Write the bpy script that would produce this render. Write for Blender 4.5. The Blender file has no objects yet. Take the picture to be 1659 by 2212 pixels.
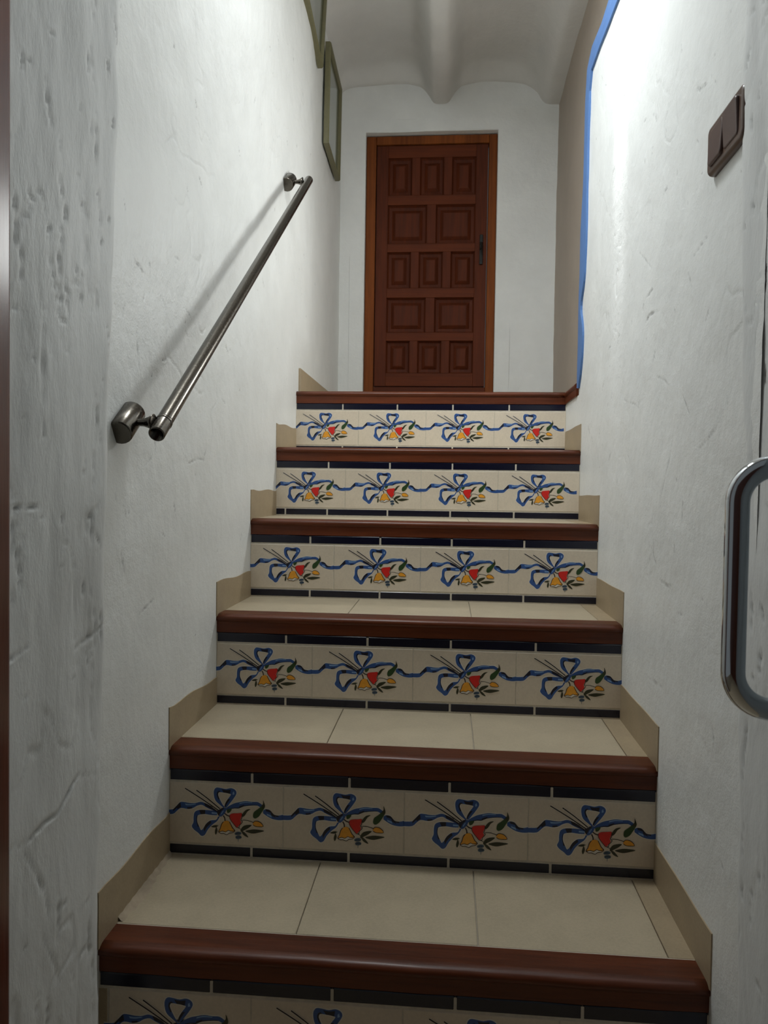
import bpy, bmesh, math
import numpy as np
from mathutils import Vector, Matrix

scene = bpy.context.scene
COL = scene.collection
ZF = 0.816                     # camera height above the entrance floor

# ---------------------------------------------------------------- camera
YAW, PITCH, ROLL, FPX = 0.0828, -0.0283, 0.0148, 1649.36
cam_data = bpy.data.cameras.new('camera')
cam_data.sensor_fit = 'HORIZONTAL'
cam_data.sensor_width = 36.0
cam_data.lens = 36.0 * FPX / 1659.0
cam_data.clip_start = 0.02
cam = bpy.data.objects.new('camera', cam_data)
COL.objects.link(cam)
fw = Vector((-math.sin(YAW) * math.cos(PITCH), math.cos(YAW) * math.cos(PITCH), math.sin(PITCH)))
rt = Vector((math.cos(YAW), math.sin(YAW), 0.0))
up = rt.cross(fw)
rt2 = math.cos(ROLL) * rt + math.sin(ROLL) * up
up2 = -math.sin(ROLL) * rt + math.cos(ROLL) * up
cam.matrix_world = Matrix(((rt2.x, up2.x, -fw.x, 0), (rt2.y, up2.y, -fw.y, 0),
                           (rt2.z, up2.z, -fw.z, ZF), (0, 0, 0, 1)))
cam_data.dof.use_dof = True
cam_data.dof.focus_distance = 1.3
cam_data.dof.aperture_fstop = 22.0
scene.camera = cam

# ---------------------------------------------------------------- world, lights, exposure
world = bpy.data.worlds.new('world')
scene.world = world
world.use_nodes = True
world.node_tree.nodes['Background'].inputs[0].default_value = (0.90, 0.97, 1.0, 1)
world.node_tree.nodes['Background'].inputs[1].default_value = 0.115

def add_light(name, kind, loc, target, energy, color, size=0.1, size_y=None, spot=None, blend=0.5, spread=None):
    d = bpy.data.lights.new(name, kind)
    d.energy = energy
    d.color = color
    if kind == 'AREA':
        d.shape = 'RECTANGLE' if size_y else 'DISK'
        d.size = size
        if size_y:
            d.size_y = size_y
        if spread:
            d.spread = spread
    else:
        d.shadow_soft_size = size
    if kind == 'SPOT':
        d.spot_size = spot
        d.spot_blend = blend
    o = bpy.data.objects.new(name, d)
    COL.objects.link(o)
    o.location = loc
    v = Vector(target) - Vector(loc)
    o.rotation_euler = v.to_track_quat('-Z', 'Y').to_euler()
    return o

# wall lamp on the landing, behind the end of the low wall
add_light('landing_lamp', 'AREA', (0.412, 2.20, ZF + 0.74), (-0.47, 1.78, ZF + 0.86), 6.4, (0.97, 1.0, 0.985), 0.12, 0.26)
# unseen ceiling lamp above the stairs, plus added fill light for the right wall
add_light('stair_lamp', 'AREA', (-0.24, 1.40, 2.46), (0.02, 1.42, 0.0), 8.6, (0.92, 0.975, 1.0), 0.22)
add_light('stair_fill_light', 'AREA', (-0.30, 1.30, 2.32), (0.352, 1.7, 1.6), 2.2, (0.90, 0.96, 1.0), 0.22, spread=math.radians(95))
# added unseen spot throwing the glare streak onto the right wall
add_light('glare_spot', 'SPOT', (0.20, 1.635, 2.47), (0.352, 1.635, 1.58), 85.0, (0.95, 0.98, 1.0), 0.014, spot=math.radians(10), blend=1.0)

scene.view_settings.view_transform = 'Standard'
scene.view_settings.look = 'None'
scene.view_settings.gamma = 1.0
scene.view_settings.use_curve_mapping = False
scene.view_settings.exposure = 0.20

# ---------------------------------------------------------------- data: tool marks in the plaster (y, z), edge of the blue band
MARKS_LEFT = [
 [(1.108, 1.051), (1.115, 1.018), (1.121, 0.984)],
 [(1.105, 1.15), (1.125, 1.148), (1.147, 1.139)],
 [(1.318, 1.132), (1.34, 1.126), (1.357, 1.117)],
 [(1.312, 1.097), (1.329, 1.088), (1.341, 1.084)],
 [(1.445, 1.192), (1.451, 1.177)],
 [(1.263, 1.205), (1.296, 1.207)],
 [(1.394, 1.394), (1.418, 1.379)],
 [(1.298, 0.887), (1.346, 0.86), (1.396, 0.871), (1.45, 0.868)],
 [(1.065, 0.793), (1.076, 0.776), (1.065, 0.763)],
 [(1.328, 1.349), (1.34, 1.337)],
 [(1.207, 1.02), (1.235, 1.027)],
 [(1.565, 1.114), (1.589, 1.099)],
 [(1.138, 0.845), (1.184, 0.869)],
 [(1.536, 1.0), (1.582, 0.99)],
 [(1.058, 0.724), (1.077, 0.688)],
 [(1.368, 1.522), (1.381, 1.504)],
 [(1.673, 1.144), (1.692, 1.128)],
 [(1.07, 1.228), (1.077, 1.213)],
 [(1.87, 1.337), (1.899, 1.316)],
 [(1.124, 0.619), (1.197, 0.638)],
 [(1.215, 0.742), (1.24, 0.733)],
]
MARKS_RIGHT = [
 [(1.406, 1.165), (1.382, 1.169), (1.352, 1.17)],
 [(1.408, 1.12), (1.384, 1.13), (1.325, 1.125)],
 [(1.352, 1.039), (1.337, 1.066)],
 [(1.661, 1.139), (1.648, 1.143)],
 [(1.711, 1.131), (1.688, 1.136)],
 [(1.339, 1.019), (1.282, 1.003), (1.234, 0.98)],
 [(1.568, 1.008), (1.524, 0.996), (1.454, 0.982), (1.405, 0.986)],
 [(1.712, 1.014), (1.707, 1.006)],
 [(1.153, 1.398), (1.123, 1.389), (1.1, 1.384)],
 [(1.443, 1.49), (1.421, 1.492)],
 [(1.078, 1.406), (1.071, 1.409)],
 [(1.018, 1.427), (1.013, 1.43)],
 [(1.285, 0.796), (1.244, 0.859), (1.223, 0.903)],
 [(1.167, 0.818), (1.161, 0.795), (1.165, 0.767)],
 [(1.111, 0.874), (1.056, 0.893), (1.0, 0.915)],
 [(1.285, 0.678), (1.235, 0.672), (1.208, 0.675)],
 [(1.469, 1.27), (1.419, 1.238), (1.37, 1.208)],
 [(1.181, 0.637), (1.143, 0.64)],
 [(1.313, 0.741), (1.316, 0.713), (1.295, 0.696)],
 [(1.358, 1.545), (1.36, 1.541)],
 [(1.907, 1.295), (1.897, 1.306)],
 [(1.335, 0.505), (1.238, 0.506)],
 [(1.147, 1.329), (1.137, 1.318)],
 [(1.309, 1.311), (1.284, 1.316)],
 [(1.154, 1.159), (1.078, 1.173)],
 [(1.086, 1.05), (1.061, 1.072)],
 [(1.182, 0.968), (1.136, 0.929)],
]
MARKS_ENTRY_LEFT = [
 [(0.816, 1.265), (0.82, 1.238), (0.828, 1.209)],
 [(0.842, 1.212), (0.84, 1.188)],
 [(0.917, 1.274), (0.916, 1.242), (0.917, 1.205)],
 [(0.836, 1.176), (0.844, 1.152), (0.857, 1.129)],
 [(0.836, 1.094), (0.839, 1.072), (0.841, 1.051)],
 [(0.812, 1.002), (0.811, 0.948), (0.81, 0.894)],
 [(0.945, 1.022), (0.951, 0.99)],
 [(0.81, 0.892), (0.813, 0.872), (0.816, 0.854)],
 [(0.9, 0.782), (0.909, 0.775)],
 [(0.732, 0.632), (0.761, 0.633), (0.797, 0.644)],
 [(0.879, 0.623), (0.916, 0.631), (0.96, 0.645)],
 [(0.748, 0.435), (0.784, 0.426), (0.812, 0.434), (0.842, 0.436), (0.87, 0.458), (0.881, 0.465), (0.935, 0.448)],
 [(0.779, 0.423), (0.803, 0.383), (0.818, 0.352), (0.825, 0.316)],
 [(0.752, 0.786), (0.778, 0.794), (0.816, 0.789)],
 [(0.768, 0.761), (0.774, 0.717)],
 [(0.743, 1.007), (0.782, 0.997)],
 [(0.96, 1.42), (0.978, 1.38)],
 [(0.901, 0.616), (0.907, 0.586)],
 [(0.933, 0.675), (0.936, 0.609)],
 [(0.915, 0.758), (0.934, 0.734)],
 [(0.808, 0.317), (0.849, 0.227)],
 [(0.889, 0.704), (0.894, 0.68)],
 [(0.786, 1.134), (0.794, 1.118)],
 [(0.904, 1.358), (0.911, 1.306)],
]
MARKS_ENTRY_RIGHT = [
 [(0.933, 1.338), (0.945, 1.312)],
 [(0.906, 1.286), (0.911, 1.263)],
 [(0.923, 0.873), (0.924, 0.851)],
 [(0.898, 0.906), (0.9, 0.874)],
 [(0.872, 0.812), (0.852, 0.787)],
 [(0.857, 0.6), (0.837, 0.575)],
 [(0.893, 0.558), (0.895, 0.483)],
 [(0.909, 0.391), (0.89, 0.325), (0.9, 0.265)],
 [(0.871, 0.699), (0.863, 0.675)],
 [(0.917, 1.161), (0.921, 1.137)],
 [(0.898, 1.358), (0.91, 1.34)],
 [(0.899, 1.01), (0.904, 0.979)],
 [(0.862, 0.393), (0.872, 0.356)],
 [(0.885, 1.078), (0.888, 1.038)],
]

BLUE_EDGE = [((1.789, 1.928), (1.689, 1.866)), ((1.868, 1.925), (1.778, 1.871)), ((1.988, 1.94), (1.884, 1.88)), ((2.054, 1.918), (1.987, 1.882)), ((2.071, 1.844), (2.01, 1.813)), ((2.073, 1.749), (2.018, 1.724)), ((2.075, 1.629), (2.017, 1.606)), ((2.103, 1.517), (2.013, 1.487)), ((2.1, 1.393), (2.027, 1.373)), ((2.114, 1.354), (2.056, 1.339)), ((2.12, 1.324), (2.084, 1.316)), ((2.113, 1.273), (2.034, 1.256)), ((2.104, 1.221), (2.033, 1.208)), ((2.112, 1.173), (2.041, 1.161)), ((2.137, 1.14), (2.061, 1.128)), ((2.123, 1.113), (2.07, 1.105)), ((2.118, 1.102), (2.096, 1.099))]

# ---------------------------------------------------------------- materials
def srgb(r, g, b):
    f = lambda c: ((c / 255 + 0.055) / 1.055) ** 2.4 if c > 10 else c / 255 / 12.92
    return (f(r), f(g), f(b), 1)

def new_mat(name):
    m = bpy.data.materials.new(name)
    m.use_nodes = True
    return m, m.node_tree, m.node_tree.nodes['Principled BSDF']

def noise_node(nt, scale, detail=4, rough=0.55, stretch=(1, 1, 1), coord='Object'):
    tc = nt.nodes.new('ShaderNodeTexCoord')
    mp = nt.nodes.new('ShaderNodeMapping')
    mp.inputs['Scale'].default_value = stretch
    nt.links.new(tc.outputs[coord], mp.inputs[0])
    n = nt.nodes.new('ShaderNodeTexNoise')
    n.inputs['Scale'].default_value = scale
    n.inputs['Detail'].default_value = detail
    n.inputs['Roughness'].default_value = rough
    nt.links.new(mp.outputs[0], n.inputs['Vector'])
    return n

def ramp(nt, src, stops):
    r = nt.nodes.new('ShaderNodeValToRGB')
    e = r.color_ramp.elements
    e[0].position, e[0].color = stops[0]
    e[1].position, e[1].color = stops[-1]
    for p, c in stops[1:-1]:
        x = e.new(p)
        x.color = c
    nt.links.new(src, r.inputs[0])
    return r

def bump(nt, bsdf, srcs):
    prev = None
    for src, dist, strength in srcs:
        b = nt.nodes.new('ShaderNodeBump')
        b.inputs['Distance'].default_value = dist
        b.inputs['Strength'].default_value = strength
        nt.links.new(src, b.inputs['Height'])
        if prev:
            nt.links.new(prev.outputs[0], b.inputs['Normal'])
        prev = b
    nt.links.new(prev.outputs[0], bsdf.inputs['Normal'])

def plaster_mat(name, col, rough, fine=0.6, stretch=(1, 1, 1), spec=0.4):
    m, nt, b = new_mat(name)
    n1 = noise_node(nt, 9, 4, 0.6)
    c = ramp(nt, n1.outputs[0], [(0.3, tuple(x * 0.93 for x in col[:3]) + (1,)), (0.7, col)])
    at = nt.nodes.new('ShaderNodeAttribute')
    at.attribute_name = 'shade_dirt'
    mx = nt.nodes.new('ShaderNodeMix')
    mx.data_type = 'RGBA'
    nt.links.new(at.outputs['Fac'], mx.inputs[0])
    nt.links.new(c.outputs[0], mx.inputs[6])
    mx.inputs[7].default_value = (0.16, 0.155, 0.15, 1)  # dark tone for painted groove shade and for the stain streaks
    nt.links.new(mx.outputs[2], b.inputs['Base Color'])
    b.inputs['Roughness'].default_value = rough
    b.inputs['Specular IOR Level'].default_value = spec
    n2 = noise_node(nt, 60, 5, 0.6, stretch)
    n3 = noise_node(nt, 350, 3, 0.6, stretch)
    bump(nt, b, [(n2.outputs[0], 0.004, fine), (n3.outputs[0], 0.0012, fine)])
    return m

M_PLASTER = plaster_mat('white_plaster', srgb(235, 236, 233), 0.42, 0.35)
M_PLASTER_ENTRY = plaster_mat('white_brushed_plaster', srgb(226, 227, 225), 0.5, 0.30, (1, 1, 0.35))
M_PLASTER_TAN = plaster_mat('greige_plaster', srgb(176, 163, 149), 0.6, 0.3)
M_CEIL = plaster_mat('ceiling_plaster', srgb(216, 214, 209), 0.7, 0.3)

def wood_mat(name, dark, light, axis, rough, coat=0.3, scale=7, spec=0.4):
    m, nt, b = new_mat(name)
    st = [14, 14, 14]
    st[axis] = 0.9
    n = noise_node(nt, scale, 6, 0.65, tuple(st))
    n2 = noise_node(nt, 3.0, 3, 0.5, tuple(s * 0.3 for s in st))
    mix = nt.nodes.new('ShaderNodeMath')
    mix.operation = 'MULTIPLY_ADD'
    nt.links.new(n2.outputs[0], mix.inputs[0])
    mix.inputs[1].default_value = 0.6
    ad = nt.nodes.new('ShaderNodeMath')
    ad.operation = 'MULTIPLY'
    nt.links.new(n.outputs[0], ad.inputs[0])
    ad.inputs[1].default_value = 0.45
    nt.links.new(ad.outputs[0], mix.inputs[2])
    c = ramp(nt, mix.outputs[0], [(0.36, dark), (0.66, light)])
    nt.links.new(c.outputs[0], b.inputs['Base Color'])
    b.inputs['Roughness'].default_value = rough
    b.inputs['Specular IOR Level'].default_value = spec
    b.inputs['Coat Weight'].default_value = coat
    b.inputs['Coat Roughness'].default_value = 0.22
    bump(nt, b, [(n.outputs[0], 0.0015, 0.35)])
    return m

M_NOSING = wood_mat('varnished_step_wood', srgb(54, 23, 11), srgb(104, 51, 26), 0, 0.40, 0.10, 7, 0.28)
M_NOSING_Y = wood_mat('varnished_step_wood_return', srgb(54, 23, 11), srgb(104, 51, 26), 1, 0.40, 0.10, 7, 0.28)
M_DOOR = wood_mat('stained_door_wood', srgb(66, 26, 8), srgb(98, 42, 14), 2, 0.62, 0.0, 7, 0.22)
M_DOOR_X = wood_mat('stained_door_wood_across', srgb(72, 30, 10), srgb(104, 46, 16), 0, 0.62, 0.0, 7, 0.22)
M_DOORFRAME = wood_mat('door_frame_wood', srgb(92, 44, 12), srgb(136, 72, 24), 2, 0.62, 0.0, 7, 0.22)
M_ENTRY = wood_mat('entrance_frame_wood', srgb(70, 32, 22), srgb(104, 52, 36), 2, 0.3, 0.5)

def tile_mat(name, col, var, rough, spec=0.5, coat=0.0, speck=220):
    m, nt, b = new_mat(name)
    n = noise_node(nt, speck, 3, 0.7)
    n2 = noise_node(nt, 14, 3, 0.6)
    ad = nt.nodes.new('ShaderNodeMath')
    ad.operation = 'MULTIPLY_ADD'
    nt.links.new(n.outputs[0], ad.inputs[0])
    ad.inputs[1].default_value = 0.5
    ml = nt.nodes.new('ShaderNodeMath')
    ml.operation = 'MULTIPLY'
    nt.links.new(n2.outputs[0], ml.inputs[0])
    ml.inputs[1].default_value = 0.5
    nt.links.new(ml.outputs[0], ad.inputs[2])
    c = ramp(nt, ad.outputs[0], [(0.38, tuple(x * var for x in col[:3]) + (1,)), (0.6, col)])
    nt.links.new(c.outputs[0], b.inputs['Base Color'])
    b.inputs['Roughness'].default_value = rough
    b.inputs['Specular IOR Level'].default_value = spec
    b.inputs['Coat Weight'].default_value = coat
    b.inputs['Coat Roughness'].default_value = 0.15
    return m

M_TREAD = tile_mat('beige_stoneware', srgb(182, 168, 143), 0.86, 0.42, 0.4)
M_SKIRT = tile_mat('tan_stoneware', srgb(170, 152, 124), 0.86, 0.45, 0.4)
M_CREAM = tile_mat('cream_glaze', srgb(218, 205, 185), 0.9, 0.38, 0.4)
M_NAVY = tile_mat('navy_glaze', srgb(15, 17, 38), 0.8, 0.22, 0.5)
M_GROUT = tile_mat('pale_grout', srgb(208, 200, 184), 0.8, 0.9, 0.2, 0, 90)
M_BLUE = tile_mat('blue_paint', srgb(90, 126, 180), 0.9, 0.55, 0.3)
M_FLOOR = tile_mat('entrance_floor_tile', srgb(186, 168, 140), 0.85, 0.4, 0.4)

def flat_mat(name, col, rough=0.4, metal=0.0, spec=0.5):
    m, nt, b = new_mat(name)
    n = noise_node(nt, 120, 2)
    c = ramp(nt, n.outputs[0], [(0.3, tuple(x * 0.88 for x in col[:3]) + (1,)), (0.7, col)])
    nt.links.new(c.outputs[0], b.inputs['Base Color'])
    b.inputs['Roughness'].default_value = rough
    b.inputs['Metallic'].default_value = metal
    b.inputs['Specular IOR Level'].default_value = spec
    return m

M_P_BLUE = flat_mat('paint_ribbon_blue', srgb(50, 86, 148))
M_P_DARK = flat_mat('paint_dark_navy', srgb(22, 22, 40))
M_P_LIGHT = flat_mat('paint_pale_blue', srgb(132, 168, 212))
M_P_WHITE = flat_mat('paint_white', srgb(226, 220, 208))
M_P_RED = flat_mat('paint_red', srgb(214, 36, 28))
M_P_YELLOW = flat_mat('paint_yellow', srgb(238, 164, 48))
M_P_GREEN = flat_mat('paint_green', srgb(44, 74, 34))
M_P_OLIVE = flat_mat('paint_olive', srgb(50, 52, 30))
M_P_GREYBLUE = flat_mat('paint_grey_blue', srgb(70, 92, 112))
M_P_BROWN = flat_mat('paint_dark_brown', srgb(40, 26, 22))
M_SWITCH = flat_mat('brown_plastic', srgb(92, 70, 58), 0.32, 0, 0.5)
M_ROCKER = flat_mat('dark_brown_plastic', srgb(84, 62, 56), 0.35, 0, 0.5)
M_FRAME = flat_mat('olive_gilt_frame', srgb(112, 108, 78), 0.45)
M_MAT = flat_mat('pale_print', srgb(196, 200, 190), 0.6)
M_LEAF = flat_mat('grey_door_lacquer', srgb(150, 158, 162), 0.35)
M_BLACKIRON = flat_mat('dark_iron', srgb(34, 34, 32), 0.45, 0.6)

def metal_mat(name, col, rough, scratch=True):
    m, nt, b = new_mat(name)
    b.inputs['Metallic'].default_value = 1.0
    b.inputs['Base Color'].default_value = col
    if scratch:
        n = noise_node(nt, 260, 3, 0.7)
        mr = nt.nodes.new('ShaderNodeMapRange')
        mr.inputs[1].default_value = 0.35
        mr.inputs[2].default_value = 0.75
        mr.inputs[3].default_value = rough
        mr.inputs[4].default_value = rough + 0.14
        nt.links.new(n.outputs[0], mr.inputs[0])
        nt.links.new(mr.outputs[0], b.inputs['Roughness'])
    else:
        b.inputs['Roughness'].default_value = rough
    return m

M_RAIL = metal_mat('worn_nickel', srgb(96, 91, 84), 0.18)
M_CHROME = metal_mat('polished_chrome', srgb(206, 210, 214), 0.05, False)

def glass_mat():
    m, nt, b = new_mat('picture_glass')
    b.inputs['Base Color'].default_value = (0.9, 0.95, 0.92, 1)
    b.inputs['Roughness'].default_value = 0.08
    b.inputs['Transmission Weight'].default_value = 1.0
    b.inputs['IOR'].default_value = 1.45
    return m
M_GLASS = glass_mat()

# ---------------------------------------------------------------- object helpers
def link(name, me, mat=None, parent=None, kind=None, loc=None):
    o = bpy.data.objects.new(name, me)
    COL.objects.link(o)
    if mat is not None and me is not None:
        for mm in (mat if isinstance(mat, (list, tuple)) else [mat]):
            me.materials.append(mm)
    if loc:
        o.location = loc
    if parent:
        o.parent = parent
    if kind:
        o['kind'] = kind
    return o

def empty(name, loc, label=None, cat=None, group=None, kind=None):
    o = bpy.data.objects.new(name, None)
    o.empty_display_size = 0.05
    COL.objects.link(o)
    o.location = loc
    tag(o, label, cat, group, kind)
    return o

def tag(o, label=None, cat=None, group=None, kind=None):
    for k, v in (('label', label), ('category', cat), ('group', group), ('kind', kind)):
        if v:
            o[k] = v

def bm_mesh(bm, name, smooth=False):
    me = bpy.data.meshes.new(name)
    bmesh.ops.recalc_face_normals(bm, faces=bm.faces)
    bm.to_mesh(me)
    bm.free()
    if smooth:
        for p in me.polygons:
            p.use_smooth = True
    return me

def box_bm(x0, x1, y0, y1, z0, z1, bev=0.0, seg=2, bm=None):
    own = bmesh.new()
    bmesh.ops.create_cube(own, size=1.0)
    for v in own.verts:
        v.co = Vector(((x0 + x1) / 2 + v.co.x * (x1 - x0), (y0 + y1) / 2 + v.co.y * (y1 - y0), (z0 + z1) / 2 + v.co.z * (z1 - z0)))
    if bev > 0:
        bmesh.ops.bevel(own, geom=list(own.edges), offset=bev, segments=seg, affect='EDGES', profile=0.5)
    if bm is None:
        return own
    tmp = bpy.data.meshes.new('t')
    own.to_mesh(tmp)
    own.free()
    bm.from_mesh(tmp)
    bpy.data.meshes.remove(tmp)
    return bm

def box(name, x0, x1, y0, y1, z0, z1, mat, parent=None, bev=0.0, kind=None, seg=2, origin=None):
    """a box whose object origin sits at its own centre (world coordinates given)"""
    c = Vector(((x0 + x1) / 2, (y0 + y1) / 2, (z0 + z1) / 2)) if origin is None else Vector(origin)
    bm = box_bm(x0 - c.x, x1 - c.x, y0 - c.y, y1 - c.y, z0 - c.z, z1 - c.z, bev, seg)
    o = link(name, bm_mesh(bm, name), mat, None, kind)
    place(o, c, parent)
    return o

def place(o, c, parent):
    c = Vector(c)
    if parent:
        o.parent = parent
        o.location = c - world_loc(parent)
    else:
        o.location = c

def world_loc(o):
    v = Vector(o.location)
    p = o.parent
    while p:
        v += p.location
        p = p.parent
    return v

def sweep(path, radius, n=20, cap=True):
    """round tube along a path of points"""
    bm = bmesh.new()
    path = [Vector(p) for p in path]
    rings = []
    prev_n = None
    for i, p in enumerate(path):
        a = path[max(i - 1, 0)]
        b = path[min(i + 1, len(path) - 1)]
        t = (b - a).normalized()
        if prev_n is None:
            ref = Vector((0, 0, 1)) if abs(t.z) < 0.9 else Vector((0, 1, 0))
            nn = t.cross(ref).normalized()
        else:
            nn = (prev_n - t * prev_n.dot(t)).normalized()
        prev_n = nn
        bb = t.cross(nn)
        r = radius[i] if isinstance(radius, (list, tuple)) else radius
        rings.append([bm.verts.new(p + (nn * math.cos(k * 2 * math.pi / n) + bb * math.sin(k * 2 * math.pi / n)) * r) for k in range(n)])
    for i in range(len(rings) - 1):
        for k in range(n):
            f = bm.faces.new((rings[i][k], rings[i][(k + 1) % n], rings[i + 1][(k + 1) % n], rings[i + 1][k]))
            f.smooth = True
    if cap:
        bm.faces.new(rings[0][::-1])
        bm.faces.new(rings[-1])
    return bm

def prism(profile, axis, a, b, bm=None):
    """extrude a closed 2-D profile along axis 0 (profile = y,z) or 1 (profile = x,z)"""
    bm = bm or bmesh.new()
    def pt(p, t):
        return (t, p[0], p[1]) if axis == 0 else (p[0], t, p[1])
    A = [bm.verts.new(pt(p, a)) for p in profile]
    B = [bm.verts.new(pt(p, b)) for p in profile]
    n = len(profile)
    for i in range(n):
        bm.faces.new((A[i], A[(i + 1) % n], B[(i + 1) % n], B[i]))
    bm.faces.new(A[::-1])
    bm.faces.new(B)
    return bm

# ---------------------------------------------------------------- hand-trowelled plaster: numpy height field on a grid
def vnoise(u, v, seed):
    """smooth lattice noise in -1..1"""
    rng = np.random.RandomState(seed)
    tab = rng.rand(256, 256) * 2 - 1
    iu = np.floor(u).astype(int)
    iv = np.floor(v).astype(int)
    fu = u - iu
    fv = v - iv
    fu = fu * fu * fu * (fu * (fu * 6 - 15) + 10)
    fv = fv * fv * fv * (fv * (fv * 6 - 15) + 10)
    g = lambda a, b: tab[a % 256, b % 256]
    return ((g(iu, iv) * (1 - fu) + g(iu + 1, iv) * fu) * (1 - fv) + (g(iu, iv + 1) * (1 - fu) + g(iu + 1, iv + 1) * fu) * fv)

def fbm(u, v, su, sv, seed, octaves=3):
    out = 0
    amp = 1.0
    for k in range(octaves):
        out = out + amp * vnoise(u * su * 2 ** k + 17.3 * k + seed, v * sv * 2 ** k + 5.1 * k + seed * 1.7, seed + k)
        amp *= 0.5
    return out

def marks_field(U, V, marks, width, rng):
    """grooves with a raised lip on one side: (depth field, painted groove shade field)"""
    D = np.zeros_like(U)
    S = np.zeros_like(U)
    for line in marks:
        w = width * rng.uniform(0.6, 1.3)
        dep = rng.uniform(0.4, 1.0)
        nseg = len(line) - 1
        for si, (a, b) in enumerate(zip(line[:-1], line[1:])):
            a = np.array(a)
            b = np.array(b)
            pad = w * 5
            m = (U > min(a[0], b[0]) - pad) & (U < max(a[0], b[0]) + pad) & (V > min(a[1], b[1]) - pad) & (V < max(a[1], b[1]) + pad)
            if not m.any():
                continue
            d = b - a
            L = np.hypot(*d) + 1e-9
            pu = U[m] - a[0]
            pv = V[m] - a[1]
            t = np.clip((pu * d[0] + pv * d[1]) / L ** 2, 0, 1)
            s = (pu * d[1] - pv * d[0]) / L + 0.35 * w * np.sin((si + t) * 7 + dep * 20)
            dist = np.hypot(pu - t * d[0], pv - t * d[1])
            g_t = (si + t) / nseg
            taper = np.clip(np.sin(np.pi * np.clip(g_t, 0.04, 0.96)) ** 0.7, 0, 1) * (0.75 + 0.25 * np.sin(g_t * 17 + dep * 9))
            dist = np.hypot(dist, 0) / (0.45 + 0.55 * taper)
            g = np.exp(-(dist / w) ** 2) * taper
            lip = np.exp(-((dist - 2.0 * w) / (1.2 * w)) ** 2) * (s > 0) * taper
            D[m] = np.minimum(D[m], -g * dep)
            D[m] = D[m] + 0.3 * lip * dep * (D[m] > -0.2)
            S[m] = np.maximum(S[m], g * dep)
    return D, S

def random_marks(n, u0, u1, v0, v1, lmax, slope, seed):
    r = np.random.RandomState(seed)
    out = []
    for _ in range(n):
        a = np.array([r.uniform(u0, u1), r.uniform(v0, v1)])
        L = lmax * r.uniform(0.05, 1) ** 2
        d = np.array([r.uniform(-1, 1) * slope, -1.0]) * L
        out.append([tuple(a), tuple(a + d * 0.5 + r.uniform(-1, 1, 2) * L * 0.08), tuple(a + d)])
    return out

def grid_wall(name, u, v, func, keep=None, mat=None, shade_dirt=None, kind='structure'):
    """u, v: 1-D coordinate arrays; func(U, V) -> X, Y, Z arrays"""
    U, V = np.meshgrid(u, v, indexing='ij')
    X, Y, Z = func(U, V)
    nu, nv = len(u), len(v)
    co = np.stack([X, Y, Z], -1).reshape(-1, 3).astype(np.float32)
    idx = np.arange(nu * nv).reshape(nu, nv)
    q = np.stack([idx[:-1, :-1], idx[1:, :-1], idx[1:, 1:], idx[:-1, 1:]], -1)
    if keep is not None:
        uc = (U[:-1, :-1] + U[1:, 1:]) / 2
        vc = (V[:-1, :-1] + V[1:, 1:]) / 2
        q = q[keep(uc, vc)]
    q = q.reshape(-1, 4)
    used = np.zeros(len(co), bool)
    used[q.ravel()] = True
    remap = np.cumsum(used) - 1
    q = remap[q]
    co = co[used]
    me = bpy.data.meshes.new(name)
    me.vertices.add(len(co))
    me.vertices.foreach_set('co', co.ravel())
    me.loops.add(q.size)
    me.loops.foreach_set('vertex_index', q.ravel().astype(np.int32))
    me.polygons.add(len(q))
    me.polygons.foreach_set('loop_start', np.arange(0, q.size, 4, dtype=np.int32))
    me.polygons.foreach_set('use_smooth', np.ones(len(q), bool))
    me.update(calc_edges=True)
    if shade_dirt is not None:
        at = me.attributes.new('shade_dirt', 'FLOAT', 'POINT')
        at.data.foreach_set('value', shade_dirt.reshape(-1)[used].astype(np.float32))
    me.validate()
    return link(name, me, mat, None, kind)

rng = np.random.RandomState(4)
XL, XR = -0.465, 0.345              # faces of the skirting tiles
WL, WR = -0.4668, 0.3468              # faces of the stair walls
Y1, G, Z1, H = 0.9956, 0.2634, -0.6299 + ZF, 0.186
NST = 6
def sy(i): return Y1 + (i - 1) * G
def sz(i): return Z1 + (i - 1) * H
Z_LAND = sz(6)
Y_BACK = 3.19
Y_END = 2.10                        # far end of the low right wall
Z_LOW = 1.93                        # top of the low right wall

# ---------------------------------------------------------------- the setting
def cracks(U, V, seed, thr=0.985, su=7, sv=7):
    n = np.abs(fbm(U, V, su, sv, seed, 3))
    return np.clip(1 - n / 0.035, 0, 1)

# left stair wall
u = 0.93 * np.exp(np.arange(0, math.log(3.215 / 0.93), 0.0026))
v = np.arange(0.0, 2.585, 0.0030)
U, V = np.meshgrid(u, v, indexing='ij')
D, S = marks_field(U, V, MARKS_LEFT + random_marks(90, 1.0, 2.6, 0.4, 2.4, 0.035, 0.8, 5), 0.0021, rng)
ck = cracks(U, V, 31) * np.clip(fbm(U, V, 3, 3, 77, 2) * 2 - 0.5, 0, 1)
disp = 0.0024 * fbm(U, V, 2.6, 2.0, 3, 2) + 0.0008 * fbm(U, V, 16, 13, 9, 3) + 0.0018 * D - 0.0012 * ck
disp += 0.010 * np.exp(-((U - 2.44) / 0.16) ** 2) * (V > Z_LAND - 0.2)
damp = np.clip((V - (np.minimum(Z1 + (U - Y1) / G * H, Z_LAND) + 0.075)) / 0.10, 0.12, 1)
disp = disp * damp
grid_wall('wall_left', u, v, lambda A, B: (WL + disp, A, B), None, M_PLASTER, np.clip(0.8 * S * (D < -0.15) + 0.10 * ck, 0, 1))  # groove mask also darkens the colour, painting in relief shade

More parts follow.
